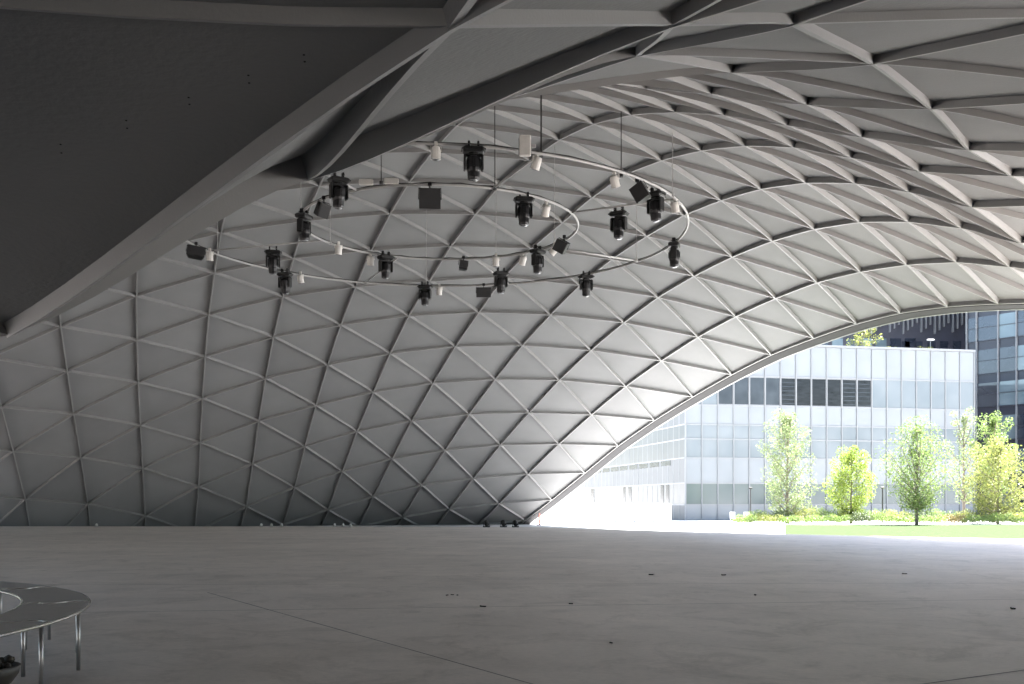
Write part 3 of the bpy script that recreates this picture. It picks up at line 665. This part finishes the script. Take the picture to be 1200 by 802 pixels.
# ------------------------------------------------------------------ outdoors: barriers, posts
hoard = empty('site_barrier', (8.5, 88, GZ)); tag(hoard, 'long low white barrier in front of the pale glass building, left of its corner', 'barrier')
for k in range(7):
    x0 = -6.2 + k * 1.62
    mb = MB(); mb.bevbox(x0, x0 + 1.56, -.03, .03, .12, 1.68, .012); mb.build('barrier_panel', M['conc'], hoard)
    mb = MB(); mb.bevbox(x0 - .10, x0 + .12, -.30, .30, 0.03, .13, .02); mb.build('foot', M['post'], hoard)
for u, Y, lab in ((632, 79, 'faded red traffic post close to the arch foot'), (690, 84, 'faded red traffic post in front of the white barrier')):
    x = (u - 600) / 1210 * Y; t = empty('traffic_post', (x, Y, GZ + .03)); tag(t, lab, 'traffic post')
    mb = MB(); mb.lathe([(.20, 0), (.20, .05), (.09, .07)], 12); mb.build('base', M['post'], t)
    mb = MB(); mb.lathe([(.07, .06), (.055, .85), (.03, .9)], 12); mb.build('tube', M['coneplastic'], t)
def lamp_post(x, y, h, lab):
    t = empty('lamp_post', (x, y, GZ)); tag(t, lab, 'lamp post', 'dark garden lamp posts')
    mb = MB(); mb.lathe([(.11, 0), (.11, .12), (.065, .16), (.055, h)], 10); mb.build('pole', M['post'], t)
    mb = MB(); mb.bevbox(-.16, .16, -.05, .05, h - .02, h + .14, .02); mb.build('lamp_head', M['post'], t)
lamp_post(30.5, 85, 2.9, 'slim dark lamp post between the lime tree and the vase shaped tree')
lamp_post(20.1, 87, 2.9, 'slim dark lamp post left of the tall narrow tree')
for x, y, rz, lab in ((18.2, 84.5, .4, 'pale garden chair left of the shrubs, nearer the barrier'), (19.2, 84.8, -.5, 'pale garden chair left of the shrubs, nearer the tall narrow tree')):
    t = empty('garden_chair', (x, y, GZ + .03), rz); tag(t, lab, 'chair', 'pale garden chairs')
    mb = MB(); mb.bevbox(-.26, .26, -.26, .26, .42, .46, .01); mb.build('seat', M['leaf_olive'] if False else M['conc'], t)
    mb = MB(); mb.bevbox(-.26, .26, .24, .28, .47, .95, .01); mb.build('backrest', M['conc'], t)
    for sx in (-.22, .22):
        for sy in (-.22, .22):
            mb = MB(); mb.lathe([(.02, 0), (.02, .42)], 8, Matrix.Translation((sx, sy, 0))); mb.build('leg', M['conc'], t)

# ------------------------------------------------------------------ vegetation
def leaf_cloud(mb, cx, cy, cz, rx, ry, rz, n, s, rnd, hollow=.35):
    for _ in range(n):
        while True:
            p = Vector((rnd.uniform(-1, 1), rnd.uniform(-1, 1), rnd.uniform(-1, 1)))
            if p.length <= 1 and (p.length > hollow or rnd.random() < .3): break
        c = Vector((cx + p.x * rx, cy + p.y * ry, cz + p.z * rz))
        a = Vector((rnd.gauss(0, 1), rnd.gauss(0, 1), rnd.gauss(0, .7))).normalized(); b_ = a.cross(Vector((rnd.gauss(0, 1), rnd.gauss(0, 1), rnd.gauss(0, 1)))).normalized()
        l = s * rnd.uniform(.7, 1.4); wd = l * .5
        mb.add([c - a * l * .5, c + b_ * wd * .5, c + a * l * .5, c - b_ * wd * .5], [(0, 1, 2, 3)])
def tree(name, lab, x, y, h, crown_w, clear, shape, mat, seed, nleaf=3600, ls=.20, lean=0.0, limbs=16, grp='young trees beyond the arch', z0=GZ):
    rnd = random.Random(seed)
    t = empty(name, (x, y, z0)); tag(t, lab, 'tree', grp)
    tb = MB(); r0 = .035 + .012 * h
    top = Vector((lean * h, 0, h * .93))
    tp = [Vector((lean * h * k / 8 + rnd.uniform(-.03, .03), rnd.uniform(-.03, .03), h * .93 * k / 8)) for k in range(9)]
    tb.tube(tp, [r0 * (1.25 if k == 0 else 1 - .88 * k / 8) for k in range(9)], 8)
    cb_ = MB(); tips = []
    def prof(f):  # crown half width at fraction f (0 bottom .. 1 top)
        if shape == 'column': return (.55 + .45 * math.sin(math.pi * min(1, f * .9 + .12))) * (1 if f < .75 else max(.1, (1 - f) / .25) ** .6)
        if shape == 'oval': return math.sqrt(max(.02, 1 - (2 * f - 1) ** 2)) ** .9
        if shape == 'vase': return (.25 + 1.0 * min(1, f * 2.2)) * (1 if f < .5 else max(.06, (1 - f) / .5) ** .75) / 1.1
        if shape == 'sparse': return .35 + .65 * math.sin(math.pi * f)
        return math.sqrt(max(.02, 1 - (2 * f - 1) ** 2))
    for k in range(limbs):
        f = (k + .5) / limbs; a = k * 2.399 + rnd.uniform(-.4, .4)
        zb = clear + (h - clear) * max(0, f * .86 - .12); ze = clear + (h - clear) * min(.98, f + .06)
        if shape == 'vase': zb = clear + (h - clear) * max(0.02, f * .5 - .05)
        wd = crown_w / 2 * prof(f) * rnd.uniform(.72, 1.02)
        p0 = Vector((lean * zb, 0, zb)); p2 = Vector((lean * ze + wd * math.cos(a), wd * math.sin(a), ze)); pm = p0.lerp(p2, .5) + Vector((0, 0, -.06 * wd))
        tb.tube([p0, pm, p2], [r0 * .42 * (1 - f * .6), r0 * .26, .008], 5)
        tips.append((p0, pm, p2, f))
    n_each = nleaf // (limbs * 3 + 4)
    for p0, pm, p2, f in tips:
        for q in (.42, .72, 1.0):
            c = p0.lerp(pm, q * 2) if q < .5 else pm.lerp(p2, (q - .5) * 2)
            r = crown_w * rnd.uniform(.10, .17) * (.75 + .35 * prof(f))
            leaf_cloud(cb_, c.x + rnd.uniform(-.1, .1), c.y + rnd.uniform(-.1, .1), c.z + rnd.uniform(-.1, .2), r, r, r * rnd.uniform(.8, 1.3), int(n_each * rnd.uniform(.6, 1.4)), ls, rnd)
    for k in range(4):
        leaf_cloud(cb_, top.x + rnd.uniform(-.15, .15), rnd.uniform(-.15, .15), top.z - .3 + k * .12, crown_w * .08, crown_w * .08, h * .05, n_each, ls, rnd)
    tb.build('trunk', M['bark'], t, True); cb_.build('crown', mat, t)
    return t
tree('columnar_tree', 'tall narrow pale green tree in front of the white glass facade', 22.4, 84, 9.0, 4.3, .7, 'column', M['leaf_pale'], 3, 10500, .15, 0, 28)
tree('lime_tree', 'low rounded bright lime green tree left of the lamp post', 27.6, 84, 6.0, 3.9, .6, 'oval', M['leaf_lime'], 5, 10500, .145, 0, 24)
tree('vase_tree', 'spreading fresh green tree with a bare dark trunk and upswept limbs', 30.6, 78, 7.7, 5.6, 1.0, 'vase', M['leaf_green'], 8, 10500, .145, 0, 40)
tree('sparse_tree', 'thin sparse pale tree right of the spreading tree', 38.5, 88, 9.6, 3.2, 1.6, 'sparse', M['leaf_pale'], 11, 3400, .145, 0, 16)
tree('bushy_tree', 'broad yellow green bushy tree before the dark tower', 38.6, 82, 6.6, 5.0, .6, 'oval', M['leaf_olive'], 13, 11000, .15, 0, 26)
tree('loose_tree', 'taller loose leaved green tree rising behind the bushy tree', 40.6, 87, 9.2, 3.6, 2.2, 'sparse', M['leaf_green'], 17, 4600, .18, 0, 16)
def shrub(x, y, wd, h, mat, seed, lab, z0=GZ, name='shrub', grp='shrubs in the planting bed'):
    rnd = random.Random(seed); t = empty(name, (x, y, z0)); tag(t, lab, 'shrub', grp)
    st = MB(); fo = MB()
    for k in range(9):
        a = k * 2.4; r = wd * .42 * math.sqrt((k + .5) / 9); hh = h * rnd.uniform(.6, 1)
        e = Vector((r * math.cos(a), r * math.sin(a) * .7, hh * .75)); st.tube([(r * .2 * math.cos(a), r * .2 * math.sin(a), 0), e], [.02, .008], 5)
        leaf_cloud(fo, e.x, e.y, e.z - hh * .12, wd * .2, wd * .18, hh * .38, 190, .105, rnd, .2)
    st.build('stem', M['bark'], t); fo.build('foliage', mat, t)
SH = {'g': ('leaf_green', 'low fresh green shrub in the bed under the young trees'), 'o': ('leaf_olive', 'low yellow green shrub in the bed under the young trees'), 'r': ('leaf_rust', 'low rusty orange tinged shrub in the bed under the young trees'), 'd': ('leaf_dark', 'low dark green shrub in the bed under the young trees')}
rs = random.Random(4)
for k in range(26):
    row = k % 2; u = 872 + k * 13.6; Y = 80.3 + row * 3.2 + rs.uniform(-.4, .4)
    kk = 'ggodgogggodggogdggrogdgoggdg'[k]
    shrub((u - 600) / 1210 * Y, Y, rs.uniform(2.0, 2.9), rs.uniform(.75, 1.15) + row * .45, M[SH[kk][0]], 100 + k, SH[kk][1])
# ------------------------------------------------------------------ white glass building
def frame(o, d, z0=0):
    # local frame: x along the facade, y outward normal
    d = Vector((d[0], d[1], 0)).normalized(); n = Vector((d.y, -d.x, 0))
    Mx = Matrix(((d.x, n.x, 0, o[0]), (d.y, n.y, 0, o[1]), (0, 0, 1, z0), (0, 0, 0, 1)))
    return Mx
B0 = (16.8, 100.0); dR = (.981, .193); dL = (-.193, .981)
LR, LL, HT = 31.2, 58.0, 16.85
gb = empty('glass_building', (B0[0], B0[1], GZ)); tag(gb, 'long pale building of white fritted glass panels behind the young trees', 'building')
def gpart(mb, name, mat, parent=gb, base=gb):
    l = base.location; mb.v = [(x - l.x, y - l.y, z - l.z) for x, y, z in mb.v]; o = mb.build(name, mat, parent)
    return o
FR = frame(B0, dR)                      # right facade, outward = towards viewer
pL = (B0[0] + dL[0] * LL, B0[1] + dL[1] * LL)
FL = frame(pL, (-dL[0], -dL[1]))        # left facade runs from far end to the corner
mb = MB(); c = [Vector((B0[0], B0[1], 0)), Vector((B0[0] + dR[0] * LR, B0[1] + dR[1] * LR, 0)), None, Vector((pL[0], pL[1], 0))]
c[2] = c[1] + c[3] - c[0]
ins = [c[0] + (c[2] - c[0]) * .004, c[1] + (c[3] - c[1]) * .004, c[2], c[3] + (c[1] - c[3]) * .004]
mb.add([(p.x, p.y, z) for z in (GZ, HT - .1) for p in ins], [(0, 1, 5, 4), (1, 2, 6, 5), (2, 3, 7, 6), (3, 0, 4, 7), (4, 5, 6, 7)])
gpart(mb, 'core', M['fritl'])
BANDS = [(GZ, 1.2, 'frit'), (1.2, 3.3, 'frit3'), (3.3, 5.75, 'frit'), (5.75, 9.0, 'frit2'), (9.0, 10.9, 'frit'), (10.9, 13.8, 'frit2'), (13.8, HT, 'frit')]
BAY = LR / 19
DARK = range(2, 12)
def facade(F, L, nb, left):
    bay = L / nb
    for bi, (z0, z1, mt) in enumerate(BANDS):
        mb = MB()
        for k in range(nb):
            if bi == 5 and not left and k in DARK:
                if mb.v: gpart(mb, 'glass_band', M[mt]); mb = MB()
                continue
            dz = 0.0
            mb.box(k * bay + .03, (k + 1) * bay - .03, 0.02, .05 + random.uniform(0, .012), z0 + .03, z1 - .03, F)
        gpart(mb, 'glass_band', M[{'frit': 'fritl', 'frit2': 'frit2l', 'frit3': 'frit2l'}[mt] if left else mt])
    mb = MB()
    for k in range(nb + 1):
        mb.box(k * bay - .045, k * bay + .045, .0, .065 if left else .16, GZ, HT, F)
    gpart(mb, 'mullion', M['alum'])
    mb = MB()
    for z in [b_[1] for b_ in BANDS[:-1]] + [7.6]:
        mb.box(.05, L - .05, 0.002, .10 if left else .12, z - .06, z + .06, F)
    gpart(mb, 'transom', M['alum'])
    mb = MB(); mb.box(-.06, L + .06, -.2, .20, HT, HT + .22, F); gpart(mb, 'coping', M['alum'])
facade(FR, LR, 19, False)
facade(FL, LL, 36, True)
for k in DARK:
    mb = MB(); mb.box(k * BAY + .05, (k + 1) * BAY - .05, .02, .045, 10.97, 13.73, FR)
    o = gpart(mb, 'window', M['winblue'] if k < 6 else M['winglass'])
    mb = MB()
    for sx in (k * BAY + .05, (k + 1) * BAY - .10): mb.box(sx, sx + .05, .046, .08, 10.97, 13.73, FR)
    mb.box(k * BAY + .10, (k + 1) * BAY - .10, .046, .08, 10.97, 11.03, FR); mb.box(k * BAY + .10, (k + 1) * BAY - .10, .046, .08, 13.67, 13.73, FR)
    gpart(mb, 'frame', M['alum'], o)
    if k in (6, 10, 11):
        mb = MB()
        for q in range(6): mb.box(k * BAY + .12, (k + 1) * BAY - .12, .05, .058, 11.15 + q * .42, 11.22 + q * .42, FR)
        gpart(mb, 'blind', M['winblue'], o)
# ribbon windows and tall dark openings on the left side
for k in range(12):
    mb = MB(); s0 = LL - 4 - k * 3.6
    mb.box(s0 - 2.9, s0, .06, .075, 5.15, 5.65, FL); gpart(mb, 'window', M['winblue'])
for s0, wd in ((52.6, .9), (51.0, .9), (40.0, 1.2), (38.0, .8), (24, 1.6)):
    mb = MB(); mb.box(s0, s0 + wd, .06, .078, 1.3, 3.25, FL); gpart(mb, 'window', M['winblue'])

# ------------------------------------------------------------------ dark glass tower on the right
tw = empty('glass_tower', (55.8, 125, GZ)); tag(tw, 'tall dark glass tower with pale mullions at the right edge', 'building')
dT = (.60, -.80); LT = 40.0
FT = frame((55.4, 125.6), dT)
HTW = 40.0
mb = MB(); A_ = Vector((55.4, 125.6, 0)); Bq = A_ + Vector((dT[0], dT[1], 0)) * LT; nn = Vector((dT[1], -dT[0], 0)) * -1
back = Vector((.8, .6, 0)) * 30
mb.add([(p.x, p.y, z) for z in (GZ, HTW) for p in (A_, Bq, Bq + back, A_ + back)], [(0, 1, 5, 4), (1, 2, 6, 5), (2, 3, 7, 6), (3, 0, 4, 7), (4, 5, 6, 7)])
gpart(mb, 'core', M['spandrel'], tw, tw)
bays = [0, 1.25, 3.9] + [3.9 + 2.2 * k for k in range(1, 17)]
for fl in range(10):
    z0 = -.2 + fl * 4.0
    for k in range(len(bays) - 1):
        if k > 8: break
        a, b_ = bays[k] + .06, bays[k + 1] - .06
        mb = MB(); mb.box(a, b_, .01, .05 + .01 * ((k * 5 + fl) % 3), z0 + 1.1, z0 + 3.95, FT)
        gpart(mb, 'glass_pane', M['lightglass'] if (k >= 2 and (fl * 7 + k * 3) % 5 < 3) else M['darkglass'], tw, tw)
    mb = MB()
    for k in range(9, len(bays) - 1): mb.box(bays[k] + .06, bays[k + 1] - .06, .01, .05, z0 + 1.1, z0 + 3.95, FT)
    gpart(mb, 'glass_band', M['darkglass'], tw, tw)
    mb = MB(); mb.box(.02, LT, .012, .14, z0 + 1.0, z0 + 1.09, FT); mb.box(.02, LT, .012, .14, z0 + 2.6, z0 + 2.66, FT); gpart(mb, 'transom', M['spandrel'], tw, tw)
mb = MB()
for b_ in bays: mb.box(b_ - .055, b_ + .055, 0, .30, GZ, HTW, FT)
gpart(mb, 'mullion', M['alum'], tw, tw)

# ------------------------------------------------------------------ dark building behind the roof
rb = empty('office_block', (50, 142, GZ)); tag(rb, 'dark clad building with pale vertical fins behind the white glass roof', 'building')
FB = frame((36, 142), (1, 0))
mb = MB(); mb.box(0, 29, -20, 0, GZ, 34, FB); gpart(mb, 'wall', M['rearwall'], rb, rb)
mb = MB()
for k in range(26):
    z0 = 24.6 + (k * 37 % 7) * .25
    mb.box(13.3 + k * .62, 13.3 + k * .62 + .14, .0, .45, z0, 33.5, FB)
gpart(mb, 'fin', M['alum'], rb, rb)
for k in range(9):
    mb = MB(); x0 = 2.0 + k * 2.0
    mb.box(x0, x0 + 1.5, .0, .06, 17.5, 24.0, FB); gpart(mb, 'window', M['lightglass'] if k in (3, 5, 6) else M['darkglass'], rb, rb)
for k in range(6):
    mb = MB(); x0 = 17.6 + k * 1.75
    mb.box(x0, x0 + 1.1, .0, .06, 17.5, 23.6, FB); gpart(mb, 'window', M['darkglass'], rb, rb)
# roof garden
RT = HT + .1
tree('roof_tree', 'small pale green tree on the roof garden of the white building', 38.0, 112.0, 3.6, 3.4, .3, 'oval', M['leaf_olive'], 31, 1500, .22, 0, 10, 'roof garden plants', RT)
for x, y, sd_, lab in ((35.0, 111.5, 41, 'low shrub on the white roof, left of the roof tree'), (40.6, 112, 42, 'low shrub on the white roof, right of the roof tree'), (44.6, 112.5, 43, 'low shrub on the white roof, farthest right')):
    shrub(x, y, 2.6, 1.5, M['leaf_olive'], sd_, lab, RT, 'roof_shrub', 'roof garden plants')
t = empty('roof_lamp', (45.6, 112.5, RT)); tag(t, 'white lamp on a thin post on the roof garden', 'lamp')
mb = MB(); mb.lathe([(.05, 0), (.04, 2.1)], 8); mb.build('pole', M['alum'], t)
mb = MB(); mb.bevbox(-.38, .38, -.15, .15, 2.1, 2.25, .03); mb.build('lamp_head', M['white'], t)
